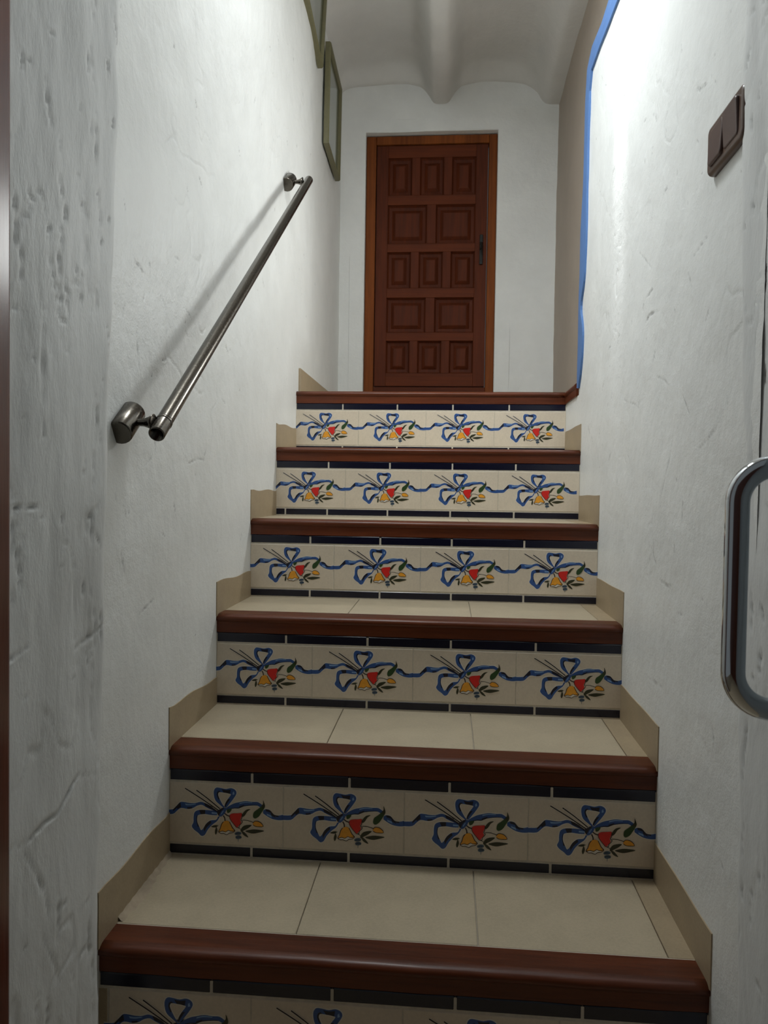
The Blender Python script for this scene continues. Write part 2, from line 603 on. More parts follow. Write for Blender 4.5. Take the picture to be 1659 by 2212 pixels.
# right stair wall: a low wall beside the stairs that goes on under the landing edge
u = 0.885 * np.exp(np.arange(0, math.log(3.2 / 0.885), 0.0026))
v = np.arange(0.0, Z_LOW + 0.003, 0.0030)
U, V = np.meshgrid(u, v, indexing='ij')
D, S = marks_field(U, V, MARKS_RIGHT + random_marks(90, 0.95, 2.0, 0.2, 1.85, 0.035, 1.2, 6), 0.0021, rng)
ck = cracks(U, V, 53) * np.clip(fbm(U, V, 3, 3, 91, 2) * 2 - 0.4, 0, 1)
dispR = 0.0024 * fbm(U, V, 2.6, 2.2, 12, 2) + 0.0008 * fbm(U, V, 15, 13, 19, 3) + 0.0018 * D - 0.0012 * ck
endw = np.clip((U - (Y_END - 0.05)) / 0.05, 0, 1) * (V > Z_LAND)
dispR = dispR * np.clip(1.2 - np.exp(-((U - 2.06) / 0.09) ** 2) - np.exp(-((V - 1.90) / 0.06) ** 2), 0.1, 1) - 0.003 * endw ** 2
dampR = np.clip((V - (Z1 + (U - Y1) / G * H + 0.075)) / 0.08, 0.12, 1)
dispR = dispR * dampR
def right_keep(a, b):
    return (a < Y_END - 0.004 + 0.012 * np.sin(b * 9.0) * (b > Z_LAND + 0.02)) | (b < Z_LAND - 0.036)
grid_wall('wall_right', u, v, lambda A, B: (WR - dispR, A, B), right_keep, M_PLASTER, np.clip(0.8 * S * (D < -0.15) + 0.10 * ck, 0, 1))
box('wall_right', 0.356, 0.415, 0.95, Y_END - 0.016, 1.085, Z_LOW - 0.001, M_PLASTER, None, 0.004, 'structure')

# entrance reveals (thickness of the wall the stairs start behind)
def reveal(name, x, side, seed, marks, yfar, ynear, tilt, tilt_x):
    uu = np.linspace(0, 1, 92)
    vv = np.arange(0.0, 2.06, 0.0036)
    A, B = np.meshgrid(uu, vv, indexing='ij')
    far = yfar + tilt * (B - ZF) + 0.006 * fbm(B * 0, B, 1, 4.5, seed + 5, 3) + 0.004 * fbm(B * 0, B, 1, 14, seed + 8, 2)
    Yc = ynear + (far - ynear) * A
    splay = tilt_x * (1 - A)
    Dm, Sm = marks_field(Yc, B, marks + random_marks(120, 0.72, 0.97, 0.15, 1.6, 0.06, 0.12, seed), 0.0023, rng)
    ck2 = cracks(Yc, B, seed + 2, 0.985, 11, 4) * np.clip(fbm(Yc, B, 6, 3, seed + 60, 2) * 2 - 0.2, 0, 1)
    d = 0.0026 * fbm(Yc, B, 7, 2.2, seed, 2) + 0.0008 * fbm(Yc, B, 24, 6.5, seed + 3, 2) + 0.0003 * fbm(Yc, B, 90, 22, seed + 6, 2) + 0.0038 * Dm - 0.0018 * ck2
    rnd = np.clip((A - 0.955) / 0.045, 0, 1)
    d = d - 0.004 * rnd ** 2
    # plaster returns to the stair wall behind the corner
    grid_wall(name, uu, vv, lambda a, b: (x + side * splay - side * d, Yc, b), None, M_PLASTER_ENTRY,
              np.clip(0.75 * Sm * (Dm < -0.12) + 0.14 * ck2 + 0.24 * np.clip(fbm(Yc, B, 22, 3.2, seed + 90, 3) - 0.4, 0, 1), 0, 1))  # painted shade in grooves, plus real vertical stain streaks
reveal('wall_entrance_left', -0.4330, -1, 40, MARKS_ENTRY_LEFT, 0.953, 0.60, 0.047, 0.038)
reveal('wall_entrance_right', 0.341, 1, 70, MARKS_ENTRY_RIGHT, 0.930, 0.60, 0.045, 0.030)
for nm, xa, xb, yb in (('wall_entrance_left', -0.62, -0.4900, 0.985), ('wall_entrance_right', 0.3850, 0.55, 0.925)):
    box(nm, xa, xb, 0.60, yb - 0.045, 0.0, 2.06, M_PLASTER_ENTRY, None, 0, 'structure')
box('wall_entrance_top', -0.62, 0.55, 0.60, 0.985, 2.05, 2.60, M_PLASTER_ENTRY, None, 0.004, 'structure')

# landing: right wall, back wall with the door opening, ceiling with beam
u = np.arange(0.93, 3.215, 0.010)
v = np.arange(Z_LAND - 0.02, 2.59, 0.010)
U, V = np.meshgrid(u, v, indexing='ij')
dT = 0.004 * fbm(U, V, 3, 2.5, 120, 2) + 0.0008 * fbm(U, V, 15, 15, 121, 2)
grid_wall('wall_landing', u, v, lambda A, B: (0.420 - dT, A, B), None, M_PLASTER_TAN)
DX0, DX1, DZ1 = -0.366, 0.184, 1.484 + ZF
u = np.arange(-0.49, 0.44, 0.0075)
v = np.arange(Z_LAND - 0.01, 2.59, 0.0075)
U, V = np.meshgrid(u, v, indexing='ij')
dB = 0.005 * fbm(U, V, 3.2, 2.4, 140, 2) + 0.0009 * fbm(U, V, 15, 15, 141, 2)
lip = np.hypot(np.maximum(np.maximum(DX0 - U, U - DX1), 0), np.maximum(V - DZ1, 0))
dB = dB * np.clip(lip / 0.05, 0, 1) ** 0.5
Zw = V + 0.004 * np.sin(U * 11.0 + 1.0) * np.exp(-((V - DZ1) / 0.05) ** 2)
grid_wall('wall_back', u, v, lambda A, B: (A, Y_BACK - dB, Zw), lambda a, b: ~((a > DX0) & (a < DX1) & (b < DZ1)), M_PLASTER)
bm = bmesh.new()
box_bm(DX0 - 0.06, DX0 + 0.003, Y_BACK + 0.001, Y_BACK + 0.10, Z_LAND, DZ1 + 0.05, 0.003, 2, bm)
box_bm(DX1 - 0.003, DX1 + 0.06, Y_BACK + 0.001, Y_BACK + 0.10, Z_LAND, DZ1 + 0.05, 0.003, 2, bm)
box_bm(DX0 + 0.001, DX1 - 0.001, Y_BACK + 0.002, Y_BACK + 0.10, DZ1 - 0.002, DZ1 + 0.05, 0.003, 2, bm)
link('wall_back', bm_mesh(bm, 'wall_back_reveal'), M_PLASTER, None, 'structure')

CX = [(-0.50, 1.60), (-0.478, 1.64), (-0.455, 1.690), (-0.42, 1.712), (-0.36, 1.722), (-0.27, 1.730), (-0.19, 1.726), (-0.155, 1.716),
      (-0.125, 1.690), (-0.108, 1.640), (-0.098, 1.608), (-0.088, 1.595), (-0.070, 1.592), (-0.035, 1.592), (-0.020, 1.596), (-0.010, 1.610),
      (0.000, 1.645), (0.018, 1.695), (0.050, 1.716), (0.10, 1.725), (0.17, 1.722), (0.24, 1.710), (0.29, 1.690), (0.325, 1.650), (0.345, 1.605),
      (0.358, 1.585), (0.375, 1.578), (0.44, 1.576)]
u = np.linspace(-0.50, 0.44, 190)
v = np.arange(0.93, 3.215, 0.012)
cz = np.interp(u, [c[0] for c in CX], [c[1] for c in CX])
cz = np.convolve(np.pad(cz, 3, 'edge'), np.ones(7) / 7, 'valid')
def ceil_f(A, B):
    n = 0.004 * fbm(A, B, 4, 3, 160, 2) + 0.0008 * fbm(A, B, 16, 16, 161, 2)
    cove = 0.05 * np.exp(-((B - Y_BACK) / 0.045) ** 2) * np.clip((cz[:, None] - 1.62) / 0.1, 0, 1)
    return A, B, cz[:, None] + ZF + n - cove
grid_wall('ceiling', u, v, ceil_f, None, M_CEIL)

# unseen dark panel added behind the viewer, for chrome reflections and less world light
box('reflection_panel', -2.6, 2.0, -1.45, -1.38, 0.0, 2.6, M_ENTRY, None, 0, 'structure')
# floors
box('floor', -1.6, 1.6, -1.4, Y1 + 0.03, -0.06, 0.0, M_FLOOR, None, 0, 'structure')
box('floor_landing', -0.48, 0.43, sy(6) + 0.055, 3.30, Z_LAND - 0.10, Z_LAND, M_TREAD, None, 0, 'structure')

# blue painted band along the end and top of the low wall
def band():
    bm = bmesh.new()
    top_o = [(0.94, 1.936), (1.25, 1.935), (1.55, 1.933)] + [e[0] for e in BLUE_EDGE[:4]]
    top_i = [(0.94, 1.868), (1.25, 1.870), (1.55, 1.868)] + [e[1] for e in BLUE_EDGE[:4]]
    end_o = sorted((z, min(y, 2.108)) for y, z in [e[0] for e in BLUE_EDGE[4:]])
    end_i = sorted((z, y) for y, z in [e[1] for e in BLUE_EDGE[4:]])
    zz = np.linspace(1.845, 1.100, 70)
    yo = np.interp(zz, [p[0] for p in end_o], [p[1] for p in end_o])
    yi = np.interp(zz, [p[0] for p in end_i], [p[1] for p in end_i])
    sm = lambda q: np.convolve(np.pad(q, 2, 'edge'), np.ones(5) / 5, 'valid')
    yo, yi = sm(yo), sm(yi)
    o = np.array(top_o + list(zip(yo, zz)))
    n = np.array(top_i + list(zip(yi, zz - 0.004)))
    X0 = WR - 0.0055
    ring = []
    for (a, b) in zip(o, n):
        m = a * 0.5 + b * 0.5
        ring.append([bm.verts.new((WR + 0.003, b[0], b[1])), bm.verts.new((X0, b[0], b[1])), bm.verts.new((X0 - 0.0008, m[0], m[1])),
                     bm.verts.new((X0 + 0.001, a[0], a[1])), bm.verts.new((WR + 0.012, a[0] + 0.001, a[1] + 0.001))])
    for r0, r1 in zip(ring[:-1], ring[1:]):
        for j in range(4):
            bm.faces.new((r0[j], r0[j + 1], r1[j + 1], r1[j]))
    bm.faces.new(ring[-1])
    return bm_mesh(bm, 'trim_1')
o = link('trim_1', band(), M_BLUE, None, 'structure')

# ---------------------------------------------------------------- staircase
stairs = empty('staircase', (0, Y1, 0), 'steep narrow staircase of tiled steps with brown wooden edges between white walls', 'staircase')

def spart(name, me, mat, c):
    o = link(name, me, mat)
    place(o, c, stairs)
    return o

# masonry core: recessed behind tiles, shows as grout in the joints
bm = bmesh.new()
GR = 0.0015
prof = [(Y1 + GR, 0.0)]
for i in range(1, NST + 1):
    prof.append((sy(i) + GR, sz(i) - (0.040 if i < 9 else 0)))
    prof.append((sy(i) + 0.0535, sz(i) - 0.040))
    prof.append((sy(i) + 0.0535, sz(i) - 0.0006))
    prof.append((sy(i) + 0.0552, sz(i) - 0.0006))
    prof.append((sy(i) + 0.0552, sz(i) - 0.0045))
    if i < NST:
        prof.append((sy(i + 1) + GR, sz(i) - 0.0045))
prof += [(sy(NST) + 0.06, Z_LAND - 0.0011), (sy(NST) + 0.06, 0.0)]
prism([(a - Y1, b) for a, b in prof], 0, XL - 0.0015, XR + 0.0015, bm)
spart('masonry', bm_mesh(bm, 'masonry'), M_GROUT, (0, Y1, 0))

# wooden nosings
NP = [(0.053, 0.0), (0.012, 0.0004), (0.006, -0.0002), (0.001, -0.0020), (-0.0025, -0.0050), (-0.0036, -0.0085), (-0.0030, -0.0120),
      (-0.0012, -0.0142), (0.0012, -0.0150), (0.0012, -0.0370), (0.0100, -0.0370), (0.0100, -0.0240), (0.053, -0.0240)]
def nosing_mesh(xa, xb, miter=False):
    bm = bmesh.new()
    nx = 40
    xs = np.linspace(xa, xb, nx)
    rings = []
    for k, x in enumerate(xs):
        w = 0.0006 * math.sin(x * 23 + xa) + 0.0004 * math.sin(x * 61)
        ring = []
        for (a, b) in NP:
            xx = x
            if miter and k == nx - 1:
                xx = xb + a
            ring.append(bm.verts.new((xx, a + (w if a < 0.02 else 0), b)))
        rings.append(ring)
    n = len(NP)
    for r0, r1 in zip(rings[:-1], rings[1:]):
        for j in range(n):
            f = bm.faces.new((r0[j], r0[(j + 1) % n], r1[(j + 1) % n], r1[j]))
            f.smooth = 1 <= j <= 7
    bm.faces.new(rings[0][::-1])
    bm.faces.new(rings[-1])
    return bm_mesh(bm, 'nosing')
for i in range(1, NST + 1):
    if i < NST:
        me = nosing_mesh(-0.4680, 0.3480)
    else:
        me = nosing_mesh(-0.4680, WR - 0.0055, True)
    o = spart('nosing', me, M_NOSING, (0, sy(i), sz(i)))
    o['label'] = 'varnished brown wooden step edge'
# the top nosing turns along the right wall, back to the end of the low wall
bm = bmesh.new()
ringsA, ringsB = [], []
for (a, b) in NP:
    ringsA.append(bm.verts.new((a, 0.0, b)))
    ringsB.append(bm.verts.new((a, a, b)))
yl = sy(6) - 2.118
for vv_ in ringsA:
    vv_.co.y = -yl
n = len(NP)
for j in range(n):
    bm.faces.new((ringsA[j], ringsA[(j + 1) % n], ringsB[(j + 1) % n], ringsB[j]))
bm.faces.new(ringsA[::-1])
bm.faces.new(ringsB)
o = spart('nosing', bm_mesh(bm, 'nosing_return'), M_NOSING_Y, (WR - 0.0055, sy(6), sz(6)))
o['label'] = 'wooden step edge turning along the right wall'

# tread tiles
def tile_box(name, x0, x1, y0, y1, z0, z1, mat, bev=0.0009):
    c = ((x0 + x1) / 2, (y0 + y1) / 2, (z0 + z1) / 2)
    bm = box_bm(x0 - c[0], x1 - c[0], y0 - c[1], y1 - c[1], z0 - c[2], z1 - c[2], bev, 1)
    return spart(name, bm_mesh(bm, name), mat, c)
J = 0.0007
for i in range(1, NST):
    ya, yb = sy(i) + 0.0548, sy(i + 1) + 0.006
    xs = [XL - 0.003, -0.2035, 0.053, 0.3105, XR + 0.003]
    for k in range(4):
        tile_box('tread_tile', xs[k] + J, xs[k + 1] - J, ya, yb, sz(i) - 0.0085, sz(i) + 0.0002 * ((k * 7 + i) % 3), M_TREAD if k < 3 else M_SKIRT)

# riser tiles
def navy(x0, x1, z0, z1, y):
    tile_box('border_tile', x0, x1, y + 0.0008, y + 0.012, z0, z1, M_NAVY, 0.0016)
BX = [-0.467, -0.3225, -0.156, 0.0115, 0.179, 0.3470]
DXT = [-0.2685, -0.0635, 0.1415]

# the painted motif, drawn on a 1610 x 845 sheet
SH = lambda X, Y: ((X + 5) / 1612.0, (Y - 66 - 0.046 * X) / 842.0)
TW, TH = 0.2055, 0.104
motif_bm = bmesh.new()
MOTIF_MATS = [M_P_BLUE, M_P_DARK, M_P_LIGHT, M_P_WHITE, M_P_RED, M_P_YELLOW, M_P_GREEN, M_P_OLIVE, M_P_GREYBLUE, M_P_BROWN]
BLUE, DARK, LIGHT, WHITE, RED, YELLOW, GREEN, OLIVE, GREYB, BROWN = range(10)
def mpt(X, Y, layer):
    a, b = SH(X, Y)
    return motif_bm.verts.new((a * TW, -0.00012 * (layer + 1), -b * TH))
def smooth_closed(pts, n=3):
    out = []
    L = len(pts)
    for i in range(L):
        p0, p1, p2, p3 = [np.array(pts[(i + k - 1) % L], float) for k in range(4)]
        for s in range(n):
            t = s / n
            out.append(tuple(0.5 * ((2 * p1) + (-p0 + p2) * t + (2 * p0 - 5 * p1 + 4 * p2 - p3) * t * t + (-p0 + 3 * p1 - 3 * p2 + p3) * t ** 3)))
    return out
def poly(pts, mat, layer, smooth=True):
    if smooth:
        pts = smooth_closed(pts)
    f = motif_bm.faces.new([mpt(x, y, layer) for x, y in pts])
    f.material_index = mat
def strip(pairs, mat, layer, n=3, closed=False):
    P = [(np.array(a, float), np.array(b, float)) for a, b in pairs]
    def cr(q, i, t):
        g = lambda k: q[min(max(k, 0), len(q) - 1)]
        p0, p1, p2, p3 = g(i - 1), g(i), g(i + 1), g(i + 2)
        return 0.5 * ((2 * p1) + (-p0 + p2) * t + (2 * p0 - 5 * p1 + 4 * p2 - p3) * t * t + (-p0 + 3 * p1 - 3 * p2 + p3) * t ** 3)
    A = [p[0] for p in P]
    B = [p[1] for p in P]
    pts = []
    for i in range(len(P) - 1):
        for s in range(n):
            pts.append((cr(A, i, s / n), cr(B, i, s / n)))
    pts.append((A[-1], B[-1]))
    vs = [(mpt(a[0], a[1], layer), mpt(b[0], b[1], layer)) for a, b in pts]
    for (a0, b0), (a1, b1) in zip(vs[:-1], vs[1:]):
        f = motif_bm.faces.new((a0, a1, b1, b0))
        f.material_index = mat
def line(pts, w, mat, layer):
    P = [np.array(p, float) for p in pts]
    pairs = []
    for i, p in enumerate(P):
        t = P[min(i + 1, len(P) - 1)] - P[max(i - 1, 0)]
        t = t / (np.hypot(*t) + 1e-9)
        nrm = np.array((-t[1], t[0]))
        pairs.append((tuple(p + nrm * w / 2), tuple(p - nrm * w / 2)))
    strip(pairs, mat, layer, 2)
RIB_L = [((-6, 458), (-6, 522)), ((110, 455), (108, 520)), ((160, 402), (170, 468)), ((208, 354), (222, 436)), ((262, 354), (310, 450)), ((330, 366), (375, 440)),
         ((410, 368), (440, 404)), ((480, 350), (505, 392)), ((530, 360), (560, 424)), ((610, 396), (630, 458)), ((735, 462), (705, 492))]
RIB_R = [((826, 448), (842, 466)), ((870, 408), (882, 452)), ((950, 368), (950, 440)), ((1020, 352), (1010, 440)), ((1100, 338), (1075, 412)), ((1190, 348), (1190, 398)),
         ((1270, 352), (1255, 398)), ((1340, 402), (1310, 430))]
TAIL = [((1338, 468), (1340, 508)), ((1372, 448), (1396, 548)), ((1432, 462), (1460, 582)), ((1484, 522), (1528, 598)), ((1545, 536), (1560, 600)), ((1608, 524), (1608, 598))]
LOOP_U = [((800, 432), (815, 420)), ((750, 390), (786, 385)), ((690, 330), (746, 310)), ((668, 260), (724, 250)), ((668, 190), (736, 216)), ((700, 150), (762, 214)),
          ((760, 156), (800, 220)), ((830, 170), (842, 226)), ((900, 158), (888, 238)), ((956, 182), (900, 246)), ((974, 232), (890, 266)), ((936, 302), (856, 312)),
          ((880, 378), (824, 368)), ((838, 432), (812, 415))]
LOOP_L = [((720, 482), (712, 536)), ((640, 470), (640, 534)), ((550, 463), (550, 520)), ((465, 464), (492, 524)), ((408, 492), (447, 542)), ((392, 560), (440, 592)),
          ((390, 636), (446, 640)), ((368, 690), (470, 698)), ((398, 738), (488, 738)), ((458, 785), (498, 746)), ((500, 826), (512, 738)), ((546, 812), (530, 716)),
          ((590, 736), (562, 660)), ((650, 668), (622, 610)), ((712, 620), (700, 600)), ((752, 552), (724, 556))]
def widen(pairs, d):
    out = []
    for a, b in pairs:
        a = np.array(a, float)
        b = np.array(b, float)
        t = (a - b) / (np.hypot(*(a - b)) + 1e-9)
        out.append((tuple(a + t * d), tuple(b - t * d)))
    return out
for S_ in (RIB_L, RIB_R, TAIL, LOOP_U, LOOP_L):
    w = widen(S_, 13)
    strip(w, WHITE, 0)
for S_ in (RIB_L, RIB_R, TAIL, LOOP_U, LOOP_L):
    strip(S_, BLUE, 1)
def sub(S_, i0, i1, f0=0.0, f1=1.0):
    out = []
    for a, b in S_[i0:i1 + 1]:
        a = np.array(a, float)
        b = np.array(b, float)
        out.append((tuple(a + (b - a) * f0), tuple(a + (b - a) * f1)))
    return out
strip(sub(RIB_L, 1, 3, 0, 0.45), DARK, 2)
strip(sub(RIB_L, 2, 3, 0, 0.8), DARK, 2)
strip(sub(RIB_L, 8, 10, 0, 0.8), DARK, 2)
strip(sub(RIB_L, 4, 5, 0.78, 1.0), DARK, 2)
strip(sub(RIB_R, 1, 6, 0.84, 1.0), DARK, 2)
strip(sub(RIB_R, 3, 4, 0.65, 1.0), DARK, 2)
strip(sub(TAIL, 1, 4, 0.0, 0.3), DARK, 2)
strip(sub(TAIL, 2, 3, 0.0, 0.6), DARK, 2)
strip(sub(LOOP_U, 6, 8, 0.25, 1.0), DARK, 2)
strip(sub(LOOP_U, 2, 5, 0.7, 1.0), DARK, 2)
strip(sub(LOOP_U, 11, 13, 0.55, 1.0), DARK, 2)
strip(sub(LOOP_L, 2, 3, 0.0, 1.0), DARK, 2)
strip(sub(LOOP_L, 11, 13, 0.45, 1.0), DARK, 2)
strip(sub(LOOP_L, 4, 7, 0.8, 1.0), DARK, 2)
strip(sub(LOOP_L, 0, 1, 0.35, 0.7), LIGHT, 2)
strip(sub(RIB_L, 4, 6, 0.2, 0.45), LIGHT, 2)
strip(sub(TAIL, 1, 2, 0.6, 0.85), LIGHT, 2)
strip(sub(RIB_R, 3, 5, 0.12, 0.3), LIGHT, 2)
strip(sub(LOOP_U, 9, 10, 0.3, 0.6), LIGHT, 2)
for q in ([(272, 160), (500, 306), (724, 462)], [(428, 186), (580, 300), (750, 444)]):
    line(q, 30, WHITE, 2)
    line(q, 15, BROWN, 3)
line([(800, 540), (818, 575), (824, 618)], 15, BROWN, 3)
line([(812, 505), (850, 536), (892, 550)], 15, BROWN, 3)
line([(752, 560), (742, 640), (715, 690)], 8, WHITE, 3)
line([(820, 540), (900, 640), (985, 760)], 8, WHITE, 3)
poly([(712, 482), (758, 448), (800, 428), (838, 440), (822, 500), (772, 552), (734, 540)], BLUE, 4)
poly([(712, 482), (758, 448), (800, 428), (800, 450), (770, 480), (745, 530), (734, 540)], DARK, 5)
line([(800, 470), (770, 520)], 10, LIGHT, 5)
poly([(850, 452), (912, 445), (892, 490), (855, 502)], GREEN, 4)
poly([(1060, 556), (1066, 506), (1110, 458), (1168, 450), (1128, 480), (1092, 536)], OLIVE, 3)
poly([(888, 530), (920, 510), (1000, 505), (1052, 505), (1044, 560), (1030, 600), (1042, 634), (1012, 680), (980, 704), (940, 652), (900, 602), (884, 560)], RED, 5)
line([(1056, 510), (1052, 570), (1040, 600), (1062, 622), (1044, 650), (1022, 670), (1018, 704), (985, 706)], 9, BROWN, 6)
line([(888, 530), (884, 560), (905, 608), (980, 704)], 8, BROWN, 6)
line([(1058, 602), (1130, 606), (1204, 632)], 8, BROWN, 4)
poly([(758, 722), (775, 660), (800, 626), (842, 610), (884, 624), (904, 664), (928, 714), (956, 745), (930, 768), (900, 756), (872, 740), (832, 766), (792, 754), (752, 772), (736, 760)], YELLOW, 4)
poly([(752, 774), (792, 758), (832, 768), (872, 744), (900, 758), (932, 770), (880, 782), (850, 804), (806, 786), (770, 788)], WHITE, 5)
line([(800, 626), (775, 660), (758, 722), (736, 766), (772, 788), (806, 786), (850, 806), (882, 782), (932, 776), (960, 746), (928, 714), (904, 664), (884, 624)], 9, BROWN, 6)
line([(740, 768), (792, 756), (832, 768), (872, 742), (900, 757), (955, 748)], 8, BROWN, 6)
poly([(1203, 640), (1230, 614), (1282, 620), (1322, 650), (1340, 688), (1290, 692), (1236, 686), (1206, 666)], YELLOW, 4)
line([(1203, 640), (1230, 614), (1282, 620), (1322, 650), (1342, 688), (1290, 692), (1236, 686), (1206, 666)], 8, BROWN, 5)
poly([(1336, 322), (1362, 390), (1356, 432), (1320, 492), (1280, 552), (1230, 578), (1203, 552), (1214, 490), (1264, 450), (1318, 402), (1338, 372)], GREEN, 4)
poly([(1336, 322), (1362, 390), (1356, 420), (1330, 440), (1318, 402), (1338, 372)], OLIVE, 5)
poly([(1098, 756), (1180, 734), (1250, 733), (1358, 750), (1270, 777), (1190, 787)], OLIVE, 3)
poly([(1034, 742), (1080, 680), (1184, 668), (1142, 712), (1080, 746), (1050, 766)], OLIVE, 3)
poly([(1046, 756), (1092, 774), (1144, 842), (1080, 812)], OLIVE, 3)
poly([(632, 697), (680, 675), (734, 680), (690, 706)], OLIVE, 3)
poly([(704, 698), (722, 750), (700, 808), (684, 770)], OLIVE, 3)
poly([(958, 782), (1000, 764), (1042, 774), (1037, 802), (968, 808)], GREYB, 4)
poly([(968, 832), (1010, 814), (1048, 830), (1042, 857), (984, 863)], GREYB, 4)
line([(970, 790), (1000, 784), (1030, 790)], 8, DARK, 5)
line([(980, 840), (1010, 836), (1040, 842)], 8, DARK, 5)
line([(1000, 708), (1040, 730), (1060, 750)], 7, BROWN, 3)
line([(1008, 862), (1005, 900)], 6, GREYB, 3)
MOTIF = bpy.data.meshes.new('flower_motif')
motif_bm.to_mesh(MOTIF)
motif_bm.free()
for mm in MOTIF_MATS:
    MOTIF.materials.append(mm)

DEC_MESH = {}
def decor(x0, x1, xm, ztop, y):
    """a cream tile from x0 to x1; the motif starts at xm"""
    key = round(x1 - x0, 4)
    if key not in DEC_MESH:
        w = (x1 - x0) / 2
        DEC_MESH[key] = bm_mesh(box_bm(-w, w, -0.0055, 0.0055, -TH / 2, TH / 2, 0.0008, 1), 'decorated_tile')
        DEC_MESH[key].materials.append(M_CREAM)
    t = bpy.data.objects.new('decorated_tile', DEC_MESH[key])
    COL.objects.link(t)
    place(t, ((x0 + x1) / 2, y + 0.0063, ztop - TH / 2), stairs)
    m = bpy.data.objects.new('flower_motif', MOTIF)
    COL.objects.link(m)
    m.parent = t
    m.location = (xm - (x0 + x1) / 2, -0.00552, TH / 2)
    return t

for i in range(1, NST + 1):
    y, zt = sy(i), sz(i)
    if i == 1:
        bx = [-0.467, -0.3085, -0.143, 0.0215, 0.187, 0.347]
        dx = [-0.453, -0.2535, -0.048, 0.1575, 0.346]
        tile_box('skirting_tile', -0.4675, -0.4545, y + 0.001, y + 0.012, 0.02, zt - 0.060, M_SKIRT)
    else:
        bx = BX
        dx = [-0.467] + DXT + [0.3465]
    for k in range(len(bx) - 1):
        navy(bx[k] + 0.0012, bx[k + 1] - 0.0012, zt - 0.0570, zt - 0.0378, y)
    lo = [-0.467, -0.440, -0.325, -0.161, 0.0075, 0.176, 0.347] if i == 5 else bx
    for k in range(len(lo) - 1):
        navy(lo[k] + 0.0012, lo[k + 1] - 0.0012, zt - H + 0.0022, zt - H + 0.0195, y)
    sh = (0, 0, 0, 0.003, -0.008, -0.006)[i - 1] if i > 1 else 0
    for k in range(4):
        a = dx[k] + (sh if k else 0)
        b = dx[k + 1] + (sh if k < 3 else 0)
        xm = b - TW if k < 3 else a
        decor(a + 0.0008, b - 0.0008, xm, zt - 0.0600, y)

# skirting tiles beside the treads
def skirting(x0, x1, pts):
    """pts: (y, z) polygon"""
    cy = sum(p[0] for p in pts) / len(pts)
    cz_ = sum(p[1] for p in pts) / len(pts)
    bm = bmesh.new()
    A = [bm.verts.new((x0, p[0] - cy, p[1] - cz_)) for p in pts]
    B = [bm.verts.new((x1, p[0] - cy, p[1] - cz_)) for p in pts]
    k = len(pts)
    for j in range(k):
        bm.faces.new((A[j], A[(j + 1) % k], B[(j + 1) % k], B[j]))
    bm.faces.new(A[::-1])
    bm.faces.new(B)
    spart('skirting_tile', bm_mesh(bm, 'skirting_tile'), M_SKIRT, (0, cy, cz_))
LT = {1: (.075, .073), 2: (.069, .056), 3: (.066, .060), 4: (.069, .067), 5: (.064, .072)}
RT = {1: (.070, .064), 2: (.069, .070), 3: (.066, .064), 4: (.068, .066), 5: (.068, .067)}
for i in range(1, NST):
    for tb, xa, xb, sgn in ((LT, WL - 0.006, XL, 0), (RT, XR, WR + 0.006, 1)):
        ha, hb = tb[i]
        a, b = sy(i) - 0.004, sy(i + 1) + 0.0075
        z = sz(i)
        top = []
        for t in np.linspace(1, 0, 12):
            wob = 0.0022 * math.sin(t * 9 + i * 2.1 + sgn) * (1 if sgn == 0 else 0.3)
            top.append((a + (b - a) * t, z + ha + (hb - ha) * t + (wob if 0 < t < 1 else 0)))
        skirting(xa, xb, [(a, z - 0.004), (b, z - 0.004)] + top)
bx0 = link('baseboard_left', bm_mesh(box_bm(WL - 0.006, XL + 0.006, sy(6) + 0.03, Y_BACK, Z_LAND, Z_LAND + 0.074, 0.001, 1), 'baseboard_left'), M_SKIRT, None, 'structure')

# cement smear along the left edge of the first tread
bm = bmesh.new()
for k in range(26):
    t = k / 25
    y = sy(1) + 0.058 + t * 0.205
    w = 0.006 + 0.008 * math.exp(-((t - 0.35) / 0.25) ** 2) + 0.002 * math.sin(k * 1.9)
    h = 0.0022 + 0.0008 * math.sin(k * 2.3)
    bm.verts.new((XL - 0.001, y - Y1, 0.006 + h))
    bm.verts.new((XL + w * 0.5, y - Y1 + 0.002 * math.sin(k * 3.1), h))
    bm.verts.new((XL + w, y - Y1, 0.0002))
bm.verts.ensure_lookup_table()
for k in range(25):
    for j in range(2):
        q = k * 3 + j
        bm.faces.new((bm.verts[q], bm.verts[q + 1], bm.verts[q + 4], bm.verts[q + 3]))
M_SMEAR = tile_mat('cement_smear', srgb(176, 160, 138), 0.75, 0.9, 0.2, 0, 60)
spart('mortar_smear', bm_mesh(bm, 'mortar_smear', True), M_SMEAR, (0, Y1, sz(1)))

# ---------------------------------------------------------------- panelled door at the back of the landing
door = empty('door_1', (-0.09, 3.235, Z_LAND), 'small dark brown wooden door with thirteen raised panels on the landing', None, None, 'structure')
YD = 3.232
k_ = YD / 3.178
def dpx(x): return x * k_
FX0, FX1 = -0.362, 0.181
FZ1 = 1.478 + ZF
Z_SILL = 0.440 + ZF
JW = 0.040
def dpart(name, x0, x1, y0, y1, z0, z1, mat, bev=0.002, parent=door):
    return box(name, x0, x1, y0, y1, z0, z1, mat, parent, bev)
dpart('door_frame', FX0, FX0 + JW, YD - 0.012, YD + 0.045, Z_LAND, FZ1, M_DOORFRAME, 0.003)
dpart('door_frame', FX1 - JW + 0.006, FX1, YD - 0.012, YD + 0.045, Z_LAND, FZ1, M_DOORFRAME, 0.003)
dpart('door_frame', FX0 + JW, FX1 - JW + 0.006, YD - 0.012, YD + 0.045, FZ1 - 0.034, FZ1, M_DOORFRAME, 0.003)
